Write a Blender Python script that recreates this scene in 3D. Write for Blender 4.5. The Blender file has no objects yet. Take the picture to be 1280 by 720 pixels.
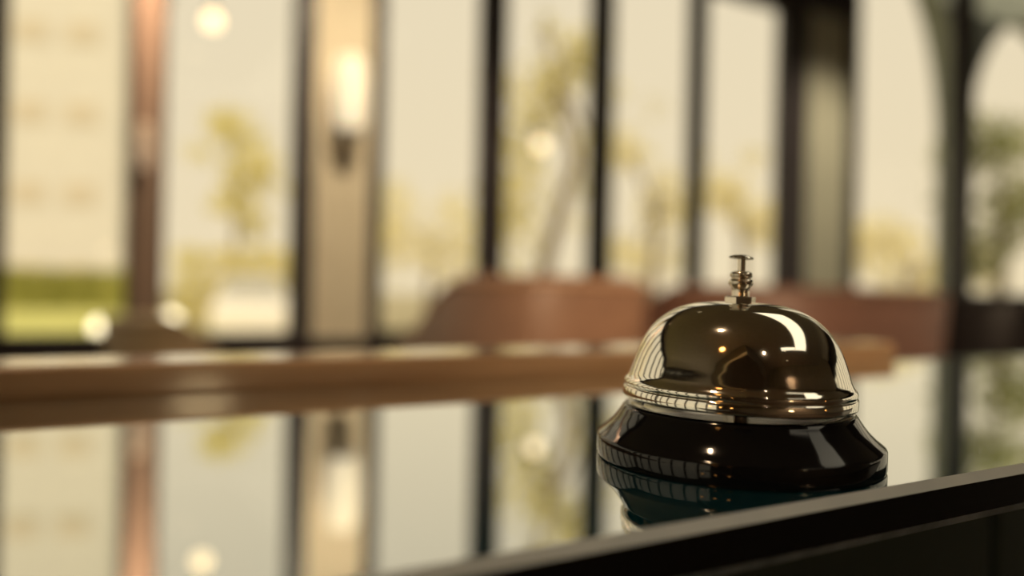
import bpy, bmesh, math, random
from mathutils import Vector, Matrix
random.seed(7)
R = math.radians
SC = bpy.context.scene
COL = SC.collection

# ------------------------------------------------------------------ camera
YAW, ROLL = R(60.44), R(1.15)
cam_d = bpy.data.cameras.new('camera')
cam_d.sensor_width = 36.0
cam_d.lens = 970 / 1280 * 36
cam_d.clip_start = 0.01
cam_d.clip_end = 400
cam_d.dof.use_dof = True
cam_d.dof.focus_distance = 0.210
cam_d.dof.aperture_fstop = 3.5
cam = bpy.data.objects.new('camera', cam_d)
COL.objects.link(cam)
fw = Vector((math.cos(YAW), math.sin(YAW), 0))
rt = Vector((math.sin(YAW), -math.cos(YAW), 0))
up = Vector((0, 0, 1))
cx = rt * math.cos(ROLL) + up * math.sin(ROLL)
cy = -rt * math.sin(ROLL) + up * math.cos(ROLL)
M = Matrix((cx, cy, -fw)).transposed().to_4x4()
M.translation = Vector((0, 0, 0.798))
cam.matrix_world = M
SC.camera = cam

# ------------------------------------------------------------------ sky, sun, exposure
SC.view_settings.view_transform = 'Standard'
SC.view_settings.look = 'None'
SC.view_settings.exposure = 0.0
SC.view_settings.gamma = 1.0
world = bpy.data.worlds.new('hazy_sky')
SC.world = world
world.use_nodes = True
wt = world.node_tree
wbg = wt.nodes['Background']
wtc = wt.nodes.new('ShaderNodeTexCoord')
wsep = wt.nodes.new('ShaderNodeSeparateXYZ')
wr = wt.nodes.new('ShaderNodeValToRGB')
wt.links.new(wtc.outputs['Generated'], wsep.inputs[0])
wt.links.new(wsep.outputs['Z'], wr.inputs[0])
wr.color_ramp.elements[0].position = 0.0
wr.color_ramp.elements[0].color = (0.85, 0.71, 0.475, 1)
wr.color_ramp.elements[1].position = 0.7
wr.color_ramp.elements[1].color = (0.80, 0.70, 0.52, 1)
wt.links.new(wr.outputs[0], wbg.inputs[0])
wbg.inputs[1].default_value = 1.06
sun_d = bpy.data.lights.new('sun', 'SUN')
sun_d.energy = 3.2
sun_d.color = (1.0, 0.84, 0.58)
sun_d.angle = R(0.6)
sun = bpy.data.objects.new('sun', sun_d)
COL.objects.link(sun)
sun.rotation_euler = Vector((0.45, 0.75, -0.85)).to_track_quat('-Z', 'Y').to_euler()

# ------------------------------------------------------------------ materials
def mat(name, col, rough=0.5, metal=0.0, col2=None, scale=8.0, bump=0.0, stretch=(1, 1, 1), ior=1.5, coat=0.0, detail=4.0):
    m = bpy.data.materials.new(name)
    m.use_nodes = True
    nt = m.node_tree
    b = nt.nodes['Principled BSDF']
    b.inputs['Base Color'].default_value = (*col, 1)
    b.inputs['Roughness'].default_value = rough
    b.inputs['Metallic'].default_value = metal
    b.inputs['IOR'].default_value = ior
    b.inputs['Coat Weight'].default_value = coat
    b.inputs['Coat Roughness'].default_value = 0.08
    if col2 or bump:
        tc = nt.nodes.new('ShaderNodeTexCoord')
        mp = nt.nodes.new('ShaderNodeMapping')
        mp.inputs['Scale'].default_value = stretch
        nz = nt.nodes.new('ShaderNodeTexNoise')
        nz.inputs['Scale'].default_value = scale
        nz.inputs['Detail'].default_value = detail
        nt.links.new(tc.outputs['Object'], mp.inputs[0])
        nt.links.new(mp.outputs[0], nz.inputs['Vector'])
        if col2:
            cr = nt.nodes.new('ShaderNodeValToRGB')
            cr.color_ramp.elements[0].position = 0.35
            cr.color_ramp.elements[0].color = (*col, 1)
            cr.color_ramp.elements[1].position = 0.65
            cr.color_ramp.elements[1].color = (*col2, 1)
            nt.links.new(nz.outputs['Fac'], cr.inputs[0])
            nt.links.new(cr.outputs[0], b.inputs['Base Color'])
        if bump:
            bp = nt.nodes.new('ShaderNodeBump')
            bp.inputs['Strength'].default_value = bump
            bp.inputs['Distance'].default_value = 0.002
            nt.links.new(nz.outputs['Fac'], bp.inputs['Height'])
            nt.links.new(bp.outputs[0], b.inputs['Normal'])
    return m

def emit(name, col, strength):
    m = bpy.data.materials.new(name)
    m.use_nodes = True
    b = m.node_tree.nodes['Principled BSDF']
    b.inputs['Base Color'].default_value = (*col, 1)
    b.inputs['Emission Color'].default_value = (*col, 1)
    b.inputs['Emission Strength'].default_value = strength
    return m

def leafmat(name, c1, c2, trans=0.5):
    m = bpy.data.materials.new(name)
    m.use_nodes = True
    nt = m.node_tree
    nt.nodes.remove(nt.nodes['Principled BSDF'])
    out = nt.nodes['Material Output']
    tc = nt.nodes.new('ShaderNodeTexCoord')
    nz = nt.nodes.new('ShaderNodeTexNoise')
    nz.inputs['Scale'].default_value = 1.6
    cr = nt.nodes.new('ShaderNodeValToRGB')
    cr.color_ramp.elements[0].position = 0.35
    cr.color_ramp.elements[0].color = (*c1, 1)
    cr.color_ramp.elements[1].position = 0.65
    cr.color_ramp.elements[1].color = (*c2, 1)
    df = nt.nodes.new('ShaderNodeBsdfDiffuse')
    tr = nt.nodes.new('ShaderNodeBsdfTranslucent')
    mx = nt.nodes.new('ShaderNodeMixShader')
    mx.inputs[0].default_value = trans
    nt.links.new(tc.outputs['Object'], nz.inputs['Vector'])
    nt.links.new(nz.outputs['Fac'], cr.inputs[0])
    nt.links.new(cr.outputs[0], df.inputs[0])
    nt.links.new(cr.outputs[0], tr.inputs[0])
    nt.links.new(df.outputs[0], mx.inputs[1])
    nt.links.new(tr.outputs[0], mx.inputs[2])
    nt.links.new(mx.outputs[0], out.inputs[0])
    return m

def panemat():
    m = bpy.data.materials.new('window_glass')
    m.use_nodes = True
    nt = m.node_tree
    nt.nodes.remove(nt.nodes['Principled BSDF'])
    tr = nt.nodes.new('ShaderNodeBsdfTransparent')
    tr.inputs[0].default_value = (0.98, 0.985, 0.98, 1)
    gl = nt.nodes.new('ShaderNodeBsdfGlossy')
    gl.inputs['Roughness'].default_value = 0.0
    lw = nt.nodes.new('ShaderNodeLayerWeight')
    lw.inputs[0].default_value = 0.5
    pw = nt.nodes.new('ShaderNodeMath'); pw.operation = 'POWER'
    pw.inputs[1].default_value = 5.0
    fr = nt.nodes.new('ShaderNodeMapRange')
    fr.inputs['To Min'].default_value = 0.012
    fr.inputs['To Max'].default_value = 0.1
    nt.links.new(lw.outputs['Facing'], pw.inputs[0])
    nt.links.new(pw.outputs[0], fr.inputs['Value'])
    mx = nt.nodes.new('ShaderNodeMixShader')
    nt.links.new(fr.outputs[0], mx.inputs[0])
    nt.links.new(tr.outputs[0], mx.inputs[1])
    nt.links.new(gl.outputs[0], mx.inputs[2])
    nt.links.new(mx.outputs[0], nt.nodes['Material Output'].inputs[0])
    return m

def mirror_glass():
    # dark glass, teal shadow tint put into its colour, with a mirror-like reflective face
    m = bpy.data.materials.new('dark_teal_mirror_glass')
    m.use_nodes = True
    nt = m.node_tree
    nt.nodes.remove(nt.nodes['Principled BSDF'])
    df = nt.nodes.new('ShaderNodeBsdfDiffuse')
    df.inputs[0].default_value = (0.004, 0.072, 0.098, 1)
    gl = nt.nodes.new('ShaderNodeBsdfGlossy')
    gl.inputs['Color'].default_value = (0.95, 0.97, 0.97, 1)
    gl.inputs['Roughness'].default_value = 0.006
    lw = nt.nodes.new('ShaderNodeLayerWeight')
    lw.inputs[0].default_value = 0.5
    cr = nt.nodes.new('ShaderNodeMapRange')
    cr.inputs['From Min'].default_value = 0.55
    cr.inputs['From Max'].default_value = 0.93
    cr.inputs['To Min'].default_value = 0.62
    cr.inputs['To Max'].default_value = 0.97
    mx = nt.nodes.new('ShaderNodeMixShader')
    nt.links.new(lw.outputs['Facing'], cr.inputs['Value'])
    nt.links.new(cr.outputs[0], mx.inputs[0])
    nt.links.new(df.outputs[0], mx.inputs[1])
    nt.links.new(gl.outputs[0], mx.inputs[2])
    nt.links.new(mx.outputs[0], nt.nodes['Material Output'].inputs[0])
    return m

MT = dict(
    nickel=mat('polished_nickel', (0.80, 0.765, 0.68), 0.07, 1.0, bump=0.02, scale=60),
    brass=mat('warm_nickel', (0.72, 0.66, 0.56), 0.13, 1.0),
    black=mat('black_enamel', (0.006, 0.006, 0.007), 0.07, 0.0, ior=1.4, coat=0.0),
    glass=mirror_glass(),
    glass_edge=mat('glass_edge_sheen', (0.55, 0.62, 0.64), 0.4, 0.0, col2=(0.48, 0.55, 0.58), scale=40),  # pale colour stands in for the reflection along the chamfer
    glass_face=mat('dark_glass_side', (0.004, 0.006, 0.008), 0.2),
    glass_low=mat('lower_arris_highlight', (0.50, 0.62, 0.70), 0.35, 0.5, col2=(0.25, 0.33, 0.38), scale=25, stretch=(3, 1, 1)),  # bluish pale colour carries a lamp highlight on the lower edge
    cabinet=mat('dark_cabinet_panel', (0.05, 0.08, 0.075), 0.35, col2=(0.065, 0.095, 0.09), scale=6),
    wood=mat('brown_counter_wood', (0.34, 0.20, 0.10), 0.3, col2=(0.46, 0.29, 0.155), scale=9, stretch=(1, 14, 14), bump=0.02, coat=1.0),
    frame=mat('dark_bronze_frame', (0.036, 0.026, 0.028), 0.45, col2=(0.045, 0.033, 0.035), scale=20),
    postwood=mat('brown_post', (0.235, 0.15, 0.11), 0.5, col2=(0.28, 0.18, 0.13), scale=6, stretch=(8, 8, 0.6)),
    plaster=mat('plaster_and_glare', (0.70, 0.59, 0.43), 0.8, col2=(0.75, 0.64, 0.48), scale=14, bump=0.1),  # pale tone carries the veiling glare over the dark left pilaster
    plaster_cool=mat('grey_green_plaster', (0.50, 0.48, 0.36), 0.8, col2=(0.55, 0.53, 0.40), scale=14, bump=0.1),
    leather=mat('brown_leather', (0.21, 0.115, 0.072), 0.45, col2=(0.25, 0.14, 0.088), scale=30, bump=0.2),
    leather_red=mat('deep_brown_leather', (0.15, 0.077, 0.055), 0.45, col2=(0.18, 0.092, 0.066), scale=30, bump=0.2),
    leather_tan=mat('tan_leather', (0.50, 0.36, 0.20), 0.5, col2=(0.55, 0.40, 0.23), scale=30, bump=0.2),
    leather_black=mat('black_leather', (0.012, 0.009, 0.010), 0.45, col2=(0.018, 0.013, 0.014), scale=30, bump=0.2),
    top_rim=mat('tan_lit_rim', (0.45, 0.27, 0.16), 0.5),  # lighter tan stands in for light on the chair top
    darkleg=mat('dark_wood_leg', (0.03, 0.02, 0.015), 0.4),
    wall=mat('dark_brown_wall', (0.11, 0.08, 0.06), 0.6, col2=(0.13, 0.095, 0.072), scale=5),
    wall_back=mat('brown_back_wall', (0.15, 0.11, 0.08), 0.6, col2=(0.18, 0.135, 0.10), scale=5),
    ceiling=mat('brown_ceiling', (0.30, 0.255, 0.21), 0.7, col2=(0.33, 0.28, 0.235), scale=4),
    floor=mat('dark_plank_floor', (0.07, 0.045, 0.03), 0.35, col2=(0.10, 0.065, 0.04), scale=5, stretch=(1, 10, 1)),
    steel=mat('dark_metal', (0.05, 0.045, 0.04), 0.35, 0.8),
    pane=panemat(),
    opal=emit('opal_lamp_glass', (0.70, 0.61, 0.44), 0.9)
,
    opal_dim=emit('opal_lamp_glass_dim', (0.5, 0.36, 0.24), 0.5),
    bulb=emit('warm_bulb', (1.0, 0.80, 0.48), 1.9),
    amber=emit('amber_filament_bulb', (1.0, 0.42, 0.10), 9.0),
    warmwhite=emit('warm_white_bulb', (1.0, 0.74, 0.40), 7.0),
    led=emit('linear_lamp_diffuser', (1.0, 0.90, 0.68), 1.5),
    garden=emit('highlight_globe', (1.0, 0.90, 0.66), 2.3),
    lawn=mat('lawn_grass', (0.46, 0.46, 0.13), 0.9, col2=(0.56, 0.54, 0.18), scale=1.2),
    paving=mat('pale_paving', (0.33, 0.29, 0.18), 0.9, col2=(0.38, 0.33, 0.21), scale=1.5),
    white_wall=mat('cream_render', (0.61, 0.59, 0.545), 0.9, col2=(0.64, 0.62, 0.57), scale=0.6),
    blind=mat('tan_blind', (0.54, 0.48, 0.38), 0.7, col2=(0.57, 0.51, 0.41), scale=3),
    stone=mat('grey_arcade_render', (0.30, 0.33, 0.30), 0.85, col2=(0.34, 0.37, 0.33), scale=3, bump=0.1),
    carpaint=mat('white_car_paint', (0.86, 0.82, 0.76), 0.25, coat=0.6),
    carglass=mat('car_glass', (0.35, 0.34, 0.30), 0.1),
    tyre=mat('tyre_rubber', (0.03, 0.03, 0.03), 0.8),
    bark=mat('grey_bark', (0.16, 0.12, 0.085), 0.9, col2=(0.22, 0.17, 0.12), scale=9, bump=0.4, stretch=(3, 3, 0.6)),
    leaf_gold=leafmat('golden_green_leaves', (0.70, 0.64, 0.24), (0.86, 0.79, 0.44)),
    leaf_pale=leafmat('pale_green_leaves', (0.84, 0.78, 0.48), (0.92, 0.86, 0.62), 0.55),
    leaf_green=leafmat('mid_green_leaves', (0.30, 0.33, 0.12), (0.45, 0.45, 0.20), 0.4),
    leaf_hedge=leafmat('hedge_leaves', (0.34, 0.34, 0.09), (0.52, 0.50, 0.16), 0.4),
)

# ------------------------------------------------------------------ mesh helpers
def tag(o, label=None, cat=None, group=None, kind=None):
    for k, v in (('label', label), ('category', cat), ('group', group), ('kind', kind)):
        if v: o[k] = v
    return o

def empty(name, loc=(0, 0, 0), rz=0.0):
    o = bpy.data.objects.new(name, None)
    o.empty_display_size = 0.05
    COL.objects.link(o)
    o.location = loc
    o.rotation_euler = (0, 0, rz)
    return o

def build(name, bm, m, parent=None, smooth=False, bevel=0.0, loc=None):
    me = bpy.data.meshes.new(name)
    bmesh.ops.recalc_face_normals(bm, faces=bm.faces)
    bm.to_mesh(me)
    bm.free()
    me.materials.append(MT[m] if isinstance(m, str) else m)
    o = bpy.data.objects.new(name, me)
    COL.objects.link(o)
    if parent: o.parent = parent
    if loc: o.location = loc
    if smooth:
        me.shade_smooth()
        if smooth == 'angle': me.set_sharp_from_angle(angle=R(40))
    if bevel:
        b = o.modifiers.new('bevel', 'BEVEL')
        b.width = bevel
        b.segments = 3
        b.limit_method = 'ANGLE'
    return o

def dup_tree(o, parent=None):
    c = o.copy()
    COL.objects.link(c)
    if parent: c.parent = parent
    for ch in list(o.children): dup_tree(ch, c)
    return c

def box(bm, x0, x1, y0, y1, z0, z1):
    v = [bm.verts.new(p) for p in ((x0,y0,z0),(x1,y0,z0),(x1,y1,z0),(x0,y1,z0),(x0,y0,z1),(x1,y0,z1),(x1,y1,z1),(x0,y1,z1))]
    for f in ((3,2,1,0),(4,5,6,7),(0,1,5,4),(1,2,6,5),(2,3,7,6),(3,0,4,7)): bm.faces.new([v[i] for i in f])
    return bm

def boxbm(*a): return box(bmesh.new(), *a)

def lathe(prof, n=96, bm=None, center=(0, 0)):
    bm = bm or bmesh.new()
    rings = []
    for r, z in prof:
        if r < 1e-7: rings.append([bm.verts.new((center[0], center[1], z))])
        else: rings.append([bm.verts.new((center[0]+r*math.cos(2*math.pi*i/n), center[1]+r*math.sin(2*math.pi*i/n), z)) for i in range(n)])
    for a, b in zip(rings, rings[1:]):
        for i in range(n):
            j = (i+1) % n
            if len(a) == 1 and len(b) == 1: continue
            if len(a) == 1: bm.faces.new((a[0], b[i], b[j]))
            elif len(b) == 1: bm.faces.new((a[i], a[j], b[0]))
            else: bm.faces.new((a[i], a[j], b[j], b[i]))
    return bm

def spline(pts, n=6):
    # Catmull-Rom through profile points
    out = []
    P = [pts[0]] + list(pts) + [pts[-1]]
    for i in range(1, len(P)-2):
        p0, p1, p2, p3 = P[i-1:i+3]
        for k in range(n):
            t = k/n
            out.append(tuple(0.5*((2*b)+(c-a)*t+(2*a-5*b+4*c-d)*t*t+(-a+3*b-3*c+d)*t**3) for a, b, c, d in zip(p0, p1, p2, p3)))
    out.append(tuple(pts[-1]))
    return out

def tube(bm, pts, radii, n=8, caps=True):
    pts = [Vector(p) for p in pts]
    rings = []
    for i, p in enumerate(pts):
        t = (pts[min(i+1, len(pts)-1)] - pts[max(i-1, 0)]).normalized()
        a = t.cross(Vector((0, 0, 1)) if abs(t.z) < 0.9 else Vector((1, 0, 0))).normalized()
        b = t.cross(a)
        r = radii[i] if isinstance(radii, (list, tuple)) else radii
        rings.append([bm.verts.new(p + (a*math.cos(2*math.pi*k/n) + b*math.sin(2*math.pi*k/n))*r) for k in range(n)])
    for A, B in zip(rings, rings[1:]):
        for k in range(n): bm.faces.new((A[k], A[(k+1) % n], B[(k+1) % n], B[k]))
    if caps:
        bm.faces.new(rings[0][::-1])
        bm.faces.new(rings[-1])
    return bm

# ------------------------------------------------------------------ room shell
X0, X1, Y0, YF, ZC = -5.0, 12.5, -4.5, 4.49, 3.5
SILL, HEAD, XR, HEADR, ZR = 0.45, 3.22, 6.0, 4.7, 4.9   # right of XR the room is taller
tag(build('floor', boxbm(X0-.3, X1+.3, Y0-.3, YF+.45, -0.1, 0), 'floor'), kind='structure')
tag(build('ceiling', boxbm(X0-.3, XR, Y0-.3, YF+.45, ZC, ZC+.2), 'ceiling'), kind='structure')
tag(build('ceiling', boxbm(XR-.1, X1+.3, Y0-.3, YF+.45, ZR, ZR+.2), 'ceiling'), kind='structure')
tag(build('trim_5', boxbm(XR-.1, XR, Y0-.3, YF+.45, ZC+.2, ZR), 'wall'), kind='structure')
tag(build('trim_6', boxbm(XR, X1, YF, YF+.22, HEADR, ZR), 'frame'), kind='structure')
tag(build('wall_back', boxbm(XR, X1+.3, Y0-.2, Y0, ZC, ZR), 'wall_back'), kind='structure')
tag(build('wall_back', boxbm(X0-.3, X1+.3, Y0-.2, Y0, 0, ZC), 'wall_back'), kind='structure')
tag(build('wall_right', boxbm(X1, X1+.2, Y0, YF, 0, SILL), 'wall'), kind='structure')
tag(build('trim_4', boxbm(X1, X1+.22, Y0, YF+.22, HEAD, ZR), 'frame'), kind='structure')
tag(build('wall_front', boxbm(X0, X1, YF, YF+.22, 0, SILL), 'frame'), kind='structure')
tag(build('trim_1', boxbm(X0, XR, YF, YF+.22, HEAD, ZC), 'frame'), kind='structure')
tag(build('trim_2', boxbm(X0, X1, YF-.06, YF+.24, SILL, SILL+.03), 'frame', bevel=.006), kind='structure')
tag(build('wall_left', boxbm(X0-.22, X0, Y0, YF, 0, SILL), 'wall'), kind='structure')
tag(build('trim_3', boxbm(X0-.22, X0, Y0, YF+.22, HEAD, ZC), 'frame'), kind='structure')

ntrim, nwin = 6, 0
def trim(*a, m='frame', bevel=.008):
    global ntrim
    ntrim += 1
    return tag(build('trim_%d' % ntrim, boxbm(*a), m, bevel=bevel), kind='structure')

def window(axis, a0, a1, depth):
    """a glazed bay between two posts: four frame rails and a pane"""
    global nwin
    nwin += 1
    t = 0.022
    w = empty('window_%d' % nwin)
    tag(w, kind='structure')
    def bx(u0, u1, z0, z1, d0, d1):
        if axis == 'x': return boxbm(u0, u1, depth+d0, depth+d1, z0, z1)
        return boxbm(depth-d1, depth-d0, u0, u1, z0, z1)
    z0, z1 = SILL+.03, HEADR if axis == 'x' and a0 > XR else HEAD
    build('bottom_rail', bx(a0, a1, z0, z0+.04, 0.03, .09), 'frame', w)
    build('top_rail', bx(a0, a1, z1-.05, z1, 0.03, .09), 'frame', w)
    build('stile', bx(a0, a0+t, z0+.04, z1-.05, 0.03, .09), 'frame', w)
    build('stile', bx(a1-t, a1, z0+.04, z1-.05, 0.03, .09), 'frame', w)
    build('pane', bx(a0+t, a1-t, z0+.04, z1-.05, 0.055, .063), 'pane', w)
    return w

# posts of the front window wall: (x from, x to, depth)
posts = [(-4.20,-4.05,.12),(-3.22,-3.08,.12),(-2.28,-2.14,.12),(-1.34,-1.20,.12),(-.45,-.31,.12),
         (.2625,.402,.24),(1.114,1.212,.14),(1.556,1.626,.14),(2.325,2.476,.10),(3.210,3.36,.10),
         (4.135,4.255,.10),(5.13,5.40,.14),(5.925,6.07,.14),(7.575,7.85,.12),(9.35,9.55,.12),(11.0,11.2,.12)]
ZP = (SILL+.03, HEAD)
prev = X0
for i, (a, b, dpt) in enumerate(posts):
    if i == 7:                                            # pilaster between two dark posts, glare put into its pale colour
        trim(prev, a, YF+.03, YF+.2, *ZP, m='plaster', bevel=0)
    elif i == 12:
        trim(prev, a, YF+.03, YF+.2, *ZP, m='plaster_cool', bevel=0)
    else:
        window('x', prev, a, YF)
    trim(a, b, YF, YF+dpt, ZP[0], HEADR if b > XR else HEAD, m='postwood' if i == 5 else 'frame')
    prev = b
window('x', prev, X1, YF)
prev = Y0
for a in (-2.6, -1.5, -.5, .5, 1.5, 2.5, 3.5):
    if a == -2.6:
        trim(X0-.2, X0, prev, a+.14, *ZP, m='wall', bevel=0)
    else:
        window('y', prev, a, X0)
        trim(X0-.12, X0, a, a+.14, *ZP)
    prev = a+.14
window('y', prev, YF-.2, X0)
trim(X0-.2, X0, YF-.2, YF+.2, *ZP)
prev = Y0
for a in (-3.2, -1.9, -.6, .7, 2.0, 3.3):
    window('y', prev, a, X1+.12)
    trim(X1, X1+.12, a, a+.14, *ZP)
    prev = a+.14
window('y', prev, YF, X1+.12)
ntrim += 2
tag(build('trim_%d' % (ntrim-1), boxbm(X0, -.8, Y0, -1.3, 2.6, ZC), 'wall'), kind='structure')
tag(build('trim_%d' % ntrim, boxbm(X0, -.76, -1.3, -1.26, 2.54, 2.68), 'plaster', bevel=.006), kind='structure')
tag(build('baseboard_back', boxbm(X0, X1, Y0, Y0+.02, 0, .12), 'darkleg'), kind='structure')

# ------------------------------------------------------------------ counter with glass top
TZ, GE, GB = 0.75, 0.1205, 0.353            # glass surface, front edge, back edge
CXL, CXR = -1.2, 1.25
ct = empty('glass_topped_counter', (0, .24, 0))
tag(ct, 'dark counter with a mirror-like teal glass top under the service bell', 'counter')
def P(o): o.location = (0, -.24, 0); return o
P(build('glass_top', boxbm(CXL, CXR, GE+.0022, GB, TZ-.012, TZ), 'glass', ct))
def strip(name, y0, z0, y1, z1, m):
    bm = bmesh.new()
    v = [bm.verts.new(p) for p in ((CXL,y0,z0),(CXR,y0,z0),(CXR,y1,z1),(CXL,y1,z1),(CXL,GE+.0022,min(z0,z1)),(CXR,GE+.0022,min(z0,z1)),(CXR,GE+.0022,max(z0,z1)),(CXL,GE+.0022,max(z0,z1)))]
    for f in ((0,1,2,3),(5,4,7,6),(0,4,5,1),(2,6,7,3),(0,3,7,4),(1,5,6,2)):
        try: bm.faces.new([v[i] for i in f])
        except ValueError: pass
    return P(build(name, bm, m, ct))
strip('polished_arris', GE, TZ-.0022, GE+.0021, TZ, 'glass_edge')
strip('glass_side', GE, TZ-.0105, GE, TZ-.0022, 'glass_face')
strip('lower_arris', GE, TZ-.0105, GE+.0012, TZ-.0128, 'glass_low')
P(build('cabinet_body', boxbm(CXL+.02, CXR-.02, .215, .45, 0.06, TZ-.0126), 'cabinet', ct))
P(build('plinth', boxbm(CXL+.05, CXR-.05, .24, .43, 0, .06), 'darkleg', ct))
# panel joints on the front of the cabinet
for xa, xb in ((-1.17,-.40),(-.395,.375),(.38,1.22)):
    P(build('front_panel', boxbm(xa, xb, .203, .215, .08, TZ-.02), 'cabinet', ct, bevel=.003))

rail = build('wooden_board', boxbm(-1.3, .535, -.0265, .0265, 0, .0252), 'wood', bevel=.0022, loc=(0, .3875, TZ-.0125))
tag(rail, 'long brown wooden board lying along the far side of the glass counter top', 'board')

# ------------------------------------------------------------------ service bell
BX, BY = .1697, .1649
bell = empty('service_bell', (BX, BY, TZ))
bell.scale = (.945, .945, .945)
tag(bell, 'polished nickel dome service bell on a black base, standing on the glass counter', 'bell')
mm = lambda pr: [(r/1000, z/1000) for r, z in pr]
base_prof = [(0,0.4),(40.8,0.4),(41.6,0.0),(42.4,0.3),(42.6,0.9),(42.6,5.7),(42.4,6.2),(41.9,6.6)]
base_prof += spline([(41.9,6.6),(39.8,8.4),(37.6,10.7),(35.8,13.2),(34.8,14.8)], 5)[1:]
base_prof += spline([(34.8,14.8),(34.1,15.5),(32.8,15.7),(31.0,15.5),(28.0,14.8)], 4)[1:] + [(0,14.6)]
build('base', lathe(mm(base_prof), 128), 'black', bell, smooth='angle')
# axis tilt of dome and striker, a touch down to the right as in the photo
tilt = Matrix.Rotation(R(1.2), 4, fw)
dome_prof = [(33.2,17.7),(34.3,17.5),(34.75,17.8),(34.8,18.2),(34.8,20.5),(34.6,20.8),(34.3,20.9)] + spline([(34.3,20.9),(34.5,21.4),(34.6,22.2),(34.3,23.0),(33.7,23.7)], 4)[1:]
dome_prof += spline([(33.7,23.7),(33.1,24.7),(32.5,26.4),(31.6,29.2),(30.2,33.0),(28.2,36.9),(25.5,40.5),(22.0,43.5),(17.6,45.8),(12.4,47.2),(7.0,47.7),(0,47.8)], 6)[1:]
inner = [(0,45.6),(12,44.8),(21,41.4),(27,36),(30,30),(31.2,25),(32.4,20.2),(33.2,17.7)]
dm = lathe(mm(inner + dome_prof[1:]), 144)
dome = build('dome', dm, 'nickel', bell, smooth=True)
post = build('post', lathe(mm([(0,14.6),(4,14.6),(4,16.5),(2.4,17),(2.4,46),(0,46)]), 32), 'brass', bell, smooth='angle')
# hex nut, collar, striker pin and button
bm = bmesh.new()
hexr = .0048
for zz in (0, 1): pass
vs = [[bm.verts.new((hexr*math.cos(R(60*k+28)), hexr*math.sin(R(60*k+28)), z)) for k in range(6)] for z in (.0474, .0496)]
for k in range(6): bm.faces.new((vs[0][k], vs[0][(k+1) % 6], vs[1][(k+1) % 6], vs[1][k]))
bm.faces.new(vs[1]); bm.faces.new(vs[0][::-1])
nut = build('hex_nut', bm, 'brass', bell, bevel=.0003)
washer = build('washer', lathe(mm([(0,47.1),(7.0,47.1),(7.2,47.4),(6.8,47.7),(0,47.8)]), 48), 'brass', bell, smooth='angle')
col_prof = [(0,49.4),(2.7,49.5)] + spline([(2.7,49.5),(2.6,50.8),(2.55,51.6),(2.9,52.4),(3.55,53.2),(3.75,54.0),(3.45,54.8),(2.9,55.2),(3.3,55.7),(3.5,56.3),(3.1,57.0),(2.0,57.4)], 4)[1:] + [(0,57.4)]
collar = build('collar', lathe(mm(col_prof), 48), 'brass', bell, smooth=True)
pin = build('pin', lathe(mm([(0,57.2),(1.3,57.2),(1.3,61.5),(0,61.5)]), 24), 'brass', bell, smooth='angle')
button = build('button', lathe(mm([(0,61.0),(1.6,61.1),(3.6,61.35),(3.85,61.6),(3.6,61.9),(2.6,62.3),(1.2,62.6),(0,62.7)]), 48), 'nickel', bell, smooth='angle')
for o in (dome, nut, washer, collar, pin):
    o.matrix_local = Matrix.Translation((0, 0, .018)) @ tilt @ Matrix.Translation((0, 0, -.018))
button.matrix_local = Matrix.Translation((0, 0, .057)) @ Matrix.Rotation(R(4.5), 4, fw) @ Matrix.Translation((.0005, 0, -.057))

# ------------------------------------------------------------------ chairs
def tub(name, w, dep, back, arm, leather, rim_mat, thick=.075, power=2.6, seat_z=.42):
    """rounded upholstered back wrapping a seat; faces +Y, back towards -Y"""
    t = empty(name)
    bm = bmesh.new()
    N = 44
    secs = []
    tops = []
    for i in range(N+1):
        th = math.pi + math.pi*i/N
        ex = lambda c: math.copysign(abs(c)**(2/power), c)
        ux, uy = ex(math.cos(th)), ex(math.sin(th))
        ox, oy = w/2*ux, dep*uy + dep*.45
        ix, iy = (w/2-thick)*ux, (dep-thick)*uy + dep*.45
        k = min(1.0, max(0.0, (-uy-.05)/.5))
        k = k*k*(3-2*k)
        top = arm + (back-arm)*k
        z0 = .17
        lean = -.05*(top/back)
        ring = []
        r = thick/2
        for f, z in ((0, z0), (0, (z0+top)/2), (0, top-r), (.15, top-r*.35), (.5, top), (.85, top-r*.35), (1, top-r), (1, (z0+top)/2), (1, z0)):
            ln = lean*(z-z0)/(top-z0)*k
            ring.append(bm.verts.new((ox+(ix-ox)*f, oy+(iy-oy)*f+ln, z)))
        secs.append(ring)
        tops.append((ox+(ix-ox)*.06, oy+(iy-oy)*.06+lean*k, top-r*.55))
    for a, b in zip(secs, secs[1:]):
        n = len(a)
        for j in range(n): bm.faces.new((a[j], b[j], b[(j+1) % n], a[(j+1) % n]))
    bm.faces.new(secs[0]); bm.faces.new(secs[-1][::-1])
    build('backrest', bm, leather, t, smooth='angle')
    build('top_rim', tube(bmesh.new(), tops, .007, 8), rim_mat, t, smooth=True)  # tube added to carry the lit upper edge of the back
    build('seat', boxbm(-w/2+thick+.004, w/2-thick-.004, -dep*.42, dep*.47, .2, seat_z), leather, t, bevel=.035)
    for sx in (-1, 1):
        for sy in (-.33, .38):
            build('leg', tube(bmesh.new(), [(sx*(w/2-.09), sy*dep, .2), (sx*(w/2-.07), sy*dep*1.08, 0)], [.022, .014], 10), 'darkleg', t, smooth='angle')
    return t
c = tub('tub_armchair', .53, .55, .830, .66, 'leather', 'top_rim', power=3.6)
c.location = (1.075, 1.83, 0)
tag(c, 'brown leather tub armchair with a tan lit top rim behind the board, left of the bell', 'chair')
c = tub('curved_sofa', 1.03, .62, .816, .66, 'leather_red', 'leather', power=3.4)
c.location = (1.885, 1.68, 0)
tag(c, 'wide dark brown leather sofa with rounded back, seen behind the bell', 'sofa')
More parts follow.
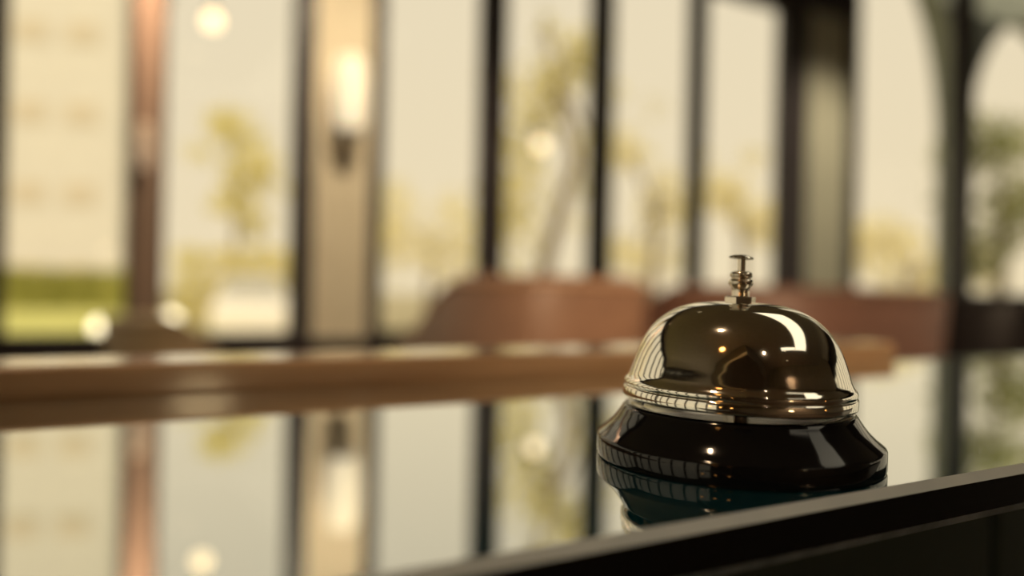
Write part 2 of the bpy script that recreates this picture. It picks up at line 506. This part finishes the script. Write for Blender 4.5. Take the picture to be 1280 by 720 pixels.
c = tub('tub_armchair', .66, .6, .810, .66, 'leather_black', 'leather_black', power=3.4)
c.location = (2.82, 1.70, 0)
tag(c, 'black leather armchair at the right edge, next to the dark brown sofa', 'chair')
c = tub('tub_armchair', .60, .50, .65, .44, 'leather_tan', 'leather_tan', seat_z=.36)
c.location = (.43, 3.62, 0); c.rotation_euler = (0, 0, R(-90))
tag(c, 'low tan armchair with sloping arms below the brown window post', 'chair')

# ------------------------------------------------------------------ lamps
def sconce(x, y, z, w, h, m, label):
    s = empty('wall_lamp', (x, y, z))
    tag(s, label, 'lamp')
    prof = [(0,-h/2),(w*.30,-h/2),(w*.42,-h*.40),(w*.5,-h*.15),(w*.5,h*.15),(w*.42,h*.40),(w*.30,h/2),(0,h/2)]
    build('lamp_shade', lathe(spline(prof, 3), 40), m, s, smooth=True)
    build('back_plate', boxbm(-.03, .03, w*.5-.004, YF-y-.001 if m != 'opal' else YF+.03-y-.001, -.05, .05), 'steel', s, bevel=.004)
    build('cap', lathe([(0,-h/2-.016),(w*.3,-h/2-.016),(w*.32,-h/2+.004),(0,-h/2+.004)], 32), 'steel', s, smooth='angle')
    return s
sconce(1.385, 4.38, 1.90, .20, .43, 'opal', 'lit oval opal wall lamp on the pale pilaster')
sconce(.31, 4.42, 1.49, .075, .24, 'opal_dim', 'small dim wall lamp on the brown window post')

def pendant(x, y, z, r, m, label, group=None, shade=True):
    p = empty('pendant_lamp', (x, y, z))
    tag(p, label, 'lamp', group)
    build('bulb', lathe(spline([(0,-r),(r*.7,-r*.72),(r,0),(r*.7,r*.72),(r*.3,r*1.15),(0,r*1.2)], 4), 24), m, p, smooth=True)
    build('socket', lathe([(0,r*1.05),(r*.4,r*1.05),(r*.36,r*1.9),(0,r*1.95)], 20), 'steel', p, smooth='angle')
    build('cord', tube(bmesh.new(), [(0,0,r*1.9),(0,0,ZC-z)], .0025, 6), 'steel', p)
    return p
pendant(.60, 4.22, 2.13, .045, 'bulb', 'small bare pendant bulb hanging before the second window from the left')
pendant(2.58, 4.22, 1.71, .042, 'bulb', 'small bare pendant bulb hanging before the window right of the pale pilaster')
for x, y, z, r_, lb in ((-2.3,-.75,1.25,.05,'leftmost of the three low amber pendants over the bar'),(-2.1,-1.15,1.25,.05,'middle one of the three low amber pendants over the bar'),
                        (-1.85,-1.55,1.25,.05,'rightmost of the three low amber pendants over the bar'),(-1.25,-.45,2.55,.10,'large amber pendant high to the left of the viewpoint'),
                        (2.6,-2.4,1.2,.05,'single amber pendant at the back right of the room')):
    pendant(x, y, z, r_, 'amber', lb, 'amber pendant bulbs')
pendant(.42, -2.3, 1.15, .10, 'warmwhite', 'larger warm white pendant globe behind the viewpoint')
for xa, xb, ya, yb, lb in ((2.0,3.05,-2.6,1.4,'long linear ceiling light running towards the windows'),(.9,1.98,-2.6,-2.25,'linear ceiling light crossing the right side of the room')):
    t = empty('linear_ceiling_light', ((xa+xb)/2, (ya+yb)/2, ZC))
    tag(t, lb, 'light')
    dx, dy = (xb-xa)/2, (yb-ya)/2
    build('housing', boxbm(-dx, dx, -dy, dy, -.05, -.001), 'steel', t)
    build('diffuser', boxbm(-dx+.01, dx-.01, -dy+.01, dy-.01, -.062, -.05), 'led', t)

def downlight(x, y, energy, col, label, aim=(0, 0, -1), size=95, group=None):  # unseen fill lamps, each added to brighten one surface
    t = empty('added_downlight', (x, y, ZC))
    tag(t, label, 'light', group)
    build('trim_ring', lathe([(.045,-.001),(.075,-.001),(.075,-.012),(.05,-.016),(.045,-.012),(.045,-.001)], 32), 'steel', t, smooth='angle')
    build('lens', lathe([(0,-.004),(.044,-.004),(.044,-.002),(0,-.002)], 24), 'bulb', t)
    d = bpy.data.lights.new('lamp_beam', 'SPOT')
    d.energy = energy; d.color = col; d.spot_size = R(size); d.spot_blend = 0.8; d.shadow_soft_size = .045
    l = bpy.data.objects.new('lamp_beam', d)
    COL.objects.link(l); l.parent = t
    l.location = (0, 0, -.03)
    l.rotation_euler = Vector(aim).to_track_quat('-Z', 'Y').to_euler()
WARM = (1.0, .72, .45)
downlight(1.36, 2.7, 300, (1.0, .84, .57), 'added downlight washing the pale pilaster', (0, .85, -1), 66)
downlight(.28, 3.95, 640, (1.0, .74, .48), 'added downlight washing the brown window post', (0, .8, -1), 58)
downlight(5.55, 2.7, 210, (1.0, .86, .62), 'added downlight washing the grey pilaster', (0, .85, -1), 62)
def spotlight(x, y, tgt, energy, size, label):  # unseen lamps added behind the camera to brighten the chairs
    t = empty('added_spotlight', (x, y, ZC-.12))
    tag(t, label, 'light')
    ax = (Vector(tgt)-Vector((x, y, ZC-.12))).normalized()
    o = build('housing', lathe([(0,-.08),(.04,-.08),(.045,.08),(.038,.08),(.036,.04),(0,.04)], 28), 'steel', t, smooth='angle')
    q = ax.to_track_quat('Z', 'Y')
    o.rotation_euler = q.to_euler()
    l2 = build('lens', lathe([(0,.042),(.035,.042),(.035,.046),(0,.046)], 24), 'bulb', t)
    l2.rotation_euler = q.to_euler()
    build('bracket', boxbm(-.012, .012, -.012, .012, .03, .12), 'steel', t)
    d = bpy.data.lights.new('lamp_beam', 'SPOT')
    d.energy = energy; d.color = WARM; d.spot_size = R(size); d.spot_blend = 1.0; d.shadow_soft_size = .04
    l = bpy.data.objects.new('lamp_beam', d)
    COL.objects.link(l); l.parent = t
    l.location = ax*.09
    l.rotation_euler = ax.to_track_quat('-Z', 'Y').to_euler()
spotlight(-.3, -2.4, (.75, 1.5, .72), 680, 26, 'added spotlight aimed at the brown tub armchair')
spotlight(1.1, -2.6, (1.75, 1.3, .62), 640, 28, 'added spotlight aimed at the wide leather sofa')
downlight(-.55, .30, 75, (1.0, .68, .40), 'added downlight above the left part of the glass counter', (.3, -.05, -1), 60)
downlight(1.2, -3.7, 300, WARM, 'added downlight washing the back wall', (0, -.3, -1), 100)

# ------------------------------------------------------------------ outdoors
GZ = -0.5
tag(build('ground', boxbm(-60, 90, YF+.5, 140, GZ-.2, GZ), 'paving'), kind='structure')
bm = boxbm(-14, 2.35, 6.0, 40, GZ, GZ+.03)
tag(build('lawn', bm, 'lawn'), kind='structure')

def leafmesh(bm, pts, size):
    for p in pts:
        p = Vector(p)
        n = Vector((random.gauss(0,1), random.gauss(0,1), random.gauss(0,1))).normalized()
        a = n.orthogonal().normalized(); b = n.cross(a)
        ang = random.uniform(0, 6.283)
        a, b = a*math.cos(ang)+b*math.sin(ang), b*math.cos(ang)-a*math.sin(ang)
        s = size*random.uniform(.6, 1.3)
        vs = [bm.verts.new(p+q) for q in (-a*s, b*s*.45+n*s*.12, a*s, -b*s*.45+n*s*.12)]
        bm.faces.new(vs[:3]); bm.faces.new((vs[0], vs[2], vs[3]))
    return bm

def tree(name, x, y, blobs, nleaf, size, m, label, trunk):
    t = empty(name, (x, y, GZ))
    tag(t, label, 'tree', None)
    pts = []
    tufts = [(q[0], q[1], q[2], q[3]*1.1, q[4]*1.1) for q in blobs]
    for q in blobs:                                       # loose outer tufts around every main bough
        for _ in range(5):
            an, k = random.uniform(0, 6.283), random.uniform(1.1, 1.9)
            tufts.append((q[0]+math.cos(an)*q[3]*k, q[1]+math.sin(an)*q[3]*k, q[2]+random.uniform(-1.5, 1.6)*q[4], q[3]*.5, q[4]*.5))
    tot = sum(b[3]*b[3]*b[4] for b in tufts)*.55
    for bx_, by_, bz, rr, rz in tufts:
        for _ in range(int(.5*nleaf*rr*rr*rz/tot)):
            v = Vector((random.gauss(0,1), random.gauss(0,1), random.gauss(0,1))).normalized()*random.random()**.45
            pts.append((bx_+v.x*rr, by_+v.y*rr, bz+v.z*rz))
    f = build('foliage', leafmesh(bmesh.new(), pts, size), m, t)
    f['kind'] = 'stuff'
    build('trunk', tube(bmesh.new(), trunk, [.14-.09*i/(len(trunk)-1) for i in range(len(trunk))], 10), 'bark', t, smooth=True)
    top = Vector(trunk[-2])
    for b in blobs:
        e = Vector((b[0], b[1], b[2]+b[4]*.5))
        mid = (top+e)/2 + Vector((0, 0, .15))
        build('branch', tube(bmesh.new(), [top, mid, e], [.055, .04, .015], 8), 'bark', t, smooth=True)
    return t
# blobs: x, y, z above ground, horizontal and vertical radius
tree('slim_tree', 4.55, 26.0, [(-.2,0,6.2,.75,.7),(.35,0,4.9,.85,.8),(-.1,0,3.9,.6,.5),(.5,.2,3.2,.6,.5)], 1500, .13, 'leaf_gold',
     'slim golden leaved tree seen through the second window from the left', [(0,0,0),(.05,0,1.6),(0,0,3.2),(.1,0,4.6)])
tree('leaning_tree', 6.5, 10.1, [(-.55,.3,2.6,.45,1.1),(-.3,.2,4.3,.45,.6),(.25,-.1,4.9,.45,.5),(.5,-.2,3.2,.3,.6)], 1300, .09, 'leaf_gold',
     'leaning tree with dark diagonal branches outside the window left of centre', [(-.35,.2,0),(-.1,.1,1.8),(.25,-.1,3.3),(.0,0,4.4),(-.25,.1,5.4)])
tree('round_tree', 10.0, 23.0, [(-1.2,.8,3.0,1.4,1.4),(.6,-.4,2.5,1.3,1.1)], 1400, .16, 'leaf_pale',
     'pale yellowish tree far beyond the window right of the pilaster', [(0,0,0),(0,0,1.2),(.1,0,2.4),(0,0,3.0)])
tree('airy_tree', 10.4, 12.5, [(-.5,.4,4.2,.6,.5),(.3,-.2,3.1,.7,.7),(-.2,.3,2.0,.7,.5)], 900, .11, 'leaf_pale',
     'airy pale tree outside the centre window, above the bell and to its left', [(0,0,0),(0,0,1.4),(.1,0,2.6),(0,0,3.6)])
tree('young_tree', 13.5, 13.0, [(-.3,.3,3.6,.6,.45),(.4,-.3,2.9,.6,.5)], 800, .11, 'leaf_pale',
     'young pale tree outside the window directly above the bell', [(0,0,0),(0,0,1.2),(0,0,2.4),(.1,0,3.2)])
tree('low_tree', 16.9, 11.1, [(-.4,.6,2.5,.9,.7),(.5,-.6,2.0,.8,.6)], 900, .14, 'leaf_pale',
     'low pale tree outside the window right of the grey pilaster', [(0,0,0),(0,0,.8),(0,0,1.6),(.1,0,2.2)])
tree('dense_tree', 14.4, 7.75, [(-.1,.1,4.0,.6,.6),(.3,-.2,2.9,.7,.6),(-.3,.3,2.0,.5,.4)], 1900, .10, 'leaf_green',
     'denser green tree outside the rightmost window', [(0,0,0),(0,0,1.2),(.05,0,2.2),(0,0,3.2)])

h = empty('clipped_hedge', (-3.5, 38.6, GZ), R(-20))
tag(h, 'long clipped green hedge behind the lawn at the far left', 'hedge')
build('core', boxbm(-9, 6.2, -.5, .5, 0, 1.45), 'leaf_hedge', h)
pts = [(random.uniform(-9.1,6.3), random.choice((-.55, random.uniform(-.6,.6))), random.uniform(0,1.5)) if random.random() < .7 else (random.uniform(-9.1,6.3), random.uniform(-.6,.6), random.uniform(1.4,1.75)) for _ in range(5000)]
f = build('foliage', leafmesh(bmesh.new(), pts, .13), 'leaf_hedge', h); f['kind'] = 'stuff'

h2 = empty('loose_hedge', (4.65, 22.9, GZ), R(-20))
tag(h2, 'loose pale olive hedge behind the white parked car', 'hedge')
pts = [(random.uniform(-2.3,2.3), random.uniform(-.5,.5), 2.25*random.random()**.8) for _ in range(3000)]
f = build('foliage', leafmesh(bmesh.new(), pts, .10), 'leaf_gold', h2); f['kind'] = 'stuff'
for k in range(7):
    build('stem', tube(bmesh.new(), [(-2.1+.7*k,0,0),(-2.05+.7*k,.05,.8),(-2.1+.7*k,0,1.7)], [.03,.025,.012], 8), 'bark', h2, smooth=True)

b = empty('apartment_building', (-3.6, 53.5, GZ), R(-20))
tag(b, 'pale cream building with rows of tan blinds beyond the hedge at far left', 'building')
build('wall', boxbm(-12, 6.4, 0, 9, 0, 21), 'white_wall', b)
build('cornice', boxbm(-12.3, 6.7, -.3, 9.3, 21, 21.5), 'white_wall', b)
wf = None
for fl in range(4):
    for k in range(6):
        xx, zz = -9.6+k*2.75, .9+fl*4.7
        if wf is None:
            wf = build('window', boxbm(-.95, .95, -.06, .05, -.7, .7), 'white_wall', b)
            wp = build('blind', boxbm(-.85, .85, -.09, -.03, -.6, .6), 'blind', wf)
            w = wf
        else:
            w = wf.copy(); COL.objects.link(w); w.parent = b
            q = wp.copy(); COL.objects.link(q); q.parent = w
        w.location = (xx, 0, zz+.7)

# parked car, seen from the front
car = empty('parked_car', (3.45, 17.6, GZ), R(-11))
tag(car, 'white parked car outside the second window from the left', 'car')
def loft(sections):
    bm = bmesh.new(); rings = []
    for yy, ring in sections: rings.append([bm.verts.new((x_, yy, z_)) for x_, z_ in ring])
    n = len(rings[0])
    for A, B in zip(rings, rings[1:]):
        for k in range(n): bm.faces.new((A[k], A[(k+1) % n], B[(k+1) % n], B[k]))
    bm.faces.new(rings[0][::-1]); bm.faces.new(rings[-1])
    return bm
def ring(w, z0, z1): return [(-w*.92,z0),(w*.92,z0),(w,z0+.15),(w,(z0+z1)/2),(w*.93,z1-.04),(w*.8,z1),(-w*.8,z1),(-w*.93,z1-.04),(-w,(z0+z1)/2),(-w,z0+.15)]
build('body', loft([(-.8,ring(.80,.28,.72)),(-.6,ring(.88,.2,.80)),(.3,ring(.90,.2,.92)),(2.6,ring(.90,.2,.95)),(3.2,ring(.86,.25,.9)),(3.4,ring(.78,.35,.8))]), 'carpaint', car, smooth='angle')
def cab(w0, w1, z0, z1): return [(-w0,z0),(w0,z0),(w1,z1-.06),(w1*.85,z1),(-w1*.85,z1),(-w1,z1-.06)]
build('cabin', loft([(.25,cab(.80,.78,.86,.93)),(1.0,cab(.82,.62,.86,1.42)),(2.2,cab(.82,.62,.86,1.45)),(3.0,cab(.80,.74,.86,.98))]), 'carpaint', car, smooth='angle')
bm = bmesh.new(); v = [bm.verts.new(p) for p in ((-.70,.30,.945),(.70,.30,.945),(.55,.93,1.37),(-.55,.93,1.37),(-.70,.28,.95),(.70,.28,.95),(.55,.91,1.385),(-.55,.91,1.385))]
for f_ in ((0,1,2,3),(7,6,5,4),(0,4,5,1),(1,5,6,2),(2,6,7,3),(3,7,4,0)): bm.faces.new([v[i] for i in f_])
build('windscreen', bm, 'carglass', car)
for sx in (-1, 1):
    build('headlamp', boxbm(sx*.66-.13, sx*.66+.13, -.76, -.6, .56, .70), 'opal_dim', car, bevel=.03)
    for yy in (.05, 2.55):
        w = build('wheel', lathe([(0,-.1),(.2,-.1),(.31,-.09),(.32,0),(.31,.09),(.2,.1),(0,.1)], 28), 'tyre', car, smooth='angle')
        w.location = (sx*.80, yy, .32); w.rotation_euler = (0, R(90), 0)
for (x, y, lb) in ((.40, 13.5, 'added glowing globe for a bright disc low on the lawn, left of the brown window post'), (1.46, 14.1, 'added glowing globe for a bright disc by the paving, right of the brown window post')):
    g = empty('glow_globe', (x, y, GZ))  # glowing globe added in place of a bright point highlight
    tag(g, lb, 'lamp')
    zc = .56 if x < 1 else .66
    build('globe', lathe(spline([(0,zc-.14),(.10,zc-.1),(.14,zc),(.10,zc+.1),(0,zc+.14)], 4), 28), 'garden', g, smooth=True)
    build('stem', lathe([(0,.0),(.07,.0),(.07,.02),(.03,.04),(.03,zc-.12),(0,zc-.12)], 20), 'steel', g, smooth='angle')

# arcade outside the rightmost windows: two arched openings meeting at a pier
ar = empty('arcade', (8.1, 5.6, GZ))
tag(ar, 'grey rendered arcade with round arches outside the rightmost windows', 'arcade')
def arch_panel(xa, xb, zs, zt, name, rise):
    bm = bmesh.new(); cxm = (xa+xb)/2; r = (xb-xa)/2; n = 28
    fr = []
    for yy in (0, .3):
        arc = [bm.verts.new((cxm-r*math.cos(math.pi*k/n), yy, zs+r*rise*math.sin(math.pi*k/n))) for k in range(n+1)]
        topv = [bm.verts.new((cxm-r*math.cos(math.pi*k/n), yy, zt)) for k in range(n+1)]
        fr.append((arc, topv))
    for k in range(n):
        (a0, t0), (a1, t1) = fr
        bm.faces.new((a0[k], a0[k+1], t0[k+1], t0[k])); bm.faces.new((a1[k+1], a1[k], t1[k], t1[k+1]))
        bm.faces.new((a0[k+1], a0[k], a1[k], a1[k+1])); bm.faces.new((t0[k], t0[k+1], t1[k+1], t1[k]))
    return build(name, bm, 'stone', ar)
arch_panel(-1.52, 1.36, 3.1, 7.0, 'arch', 1.7)
arch_panel(1.55, 4.45, 3.1, 7.0, 'arch', 1.3)
for xa, wd in ((1.36, .19), (4.45, .4)):
    build('pier', boxbm(xa, xa+wd, 0, .3, 0, 7.0), 'stone', ar)
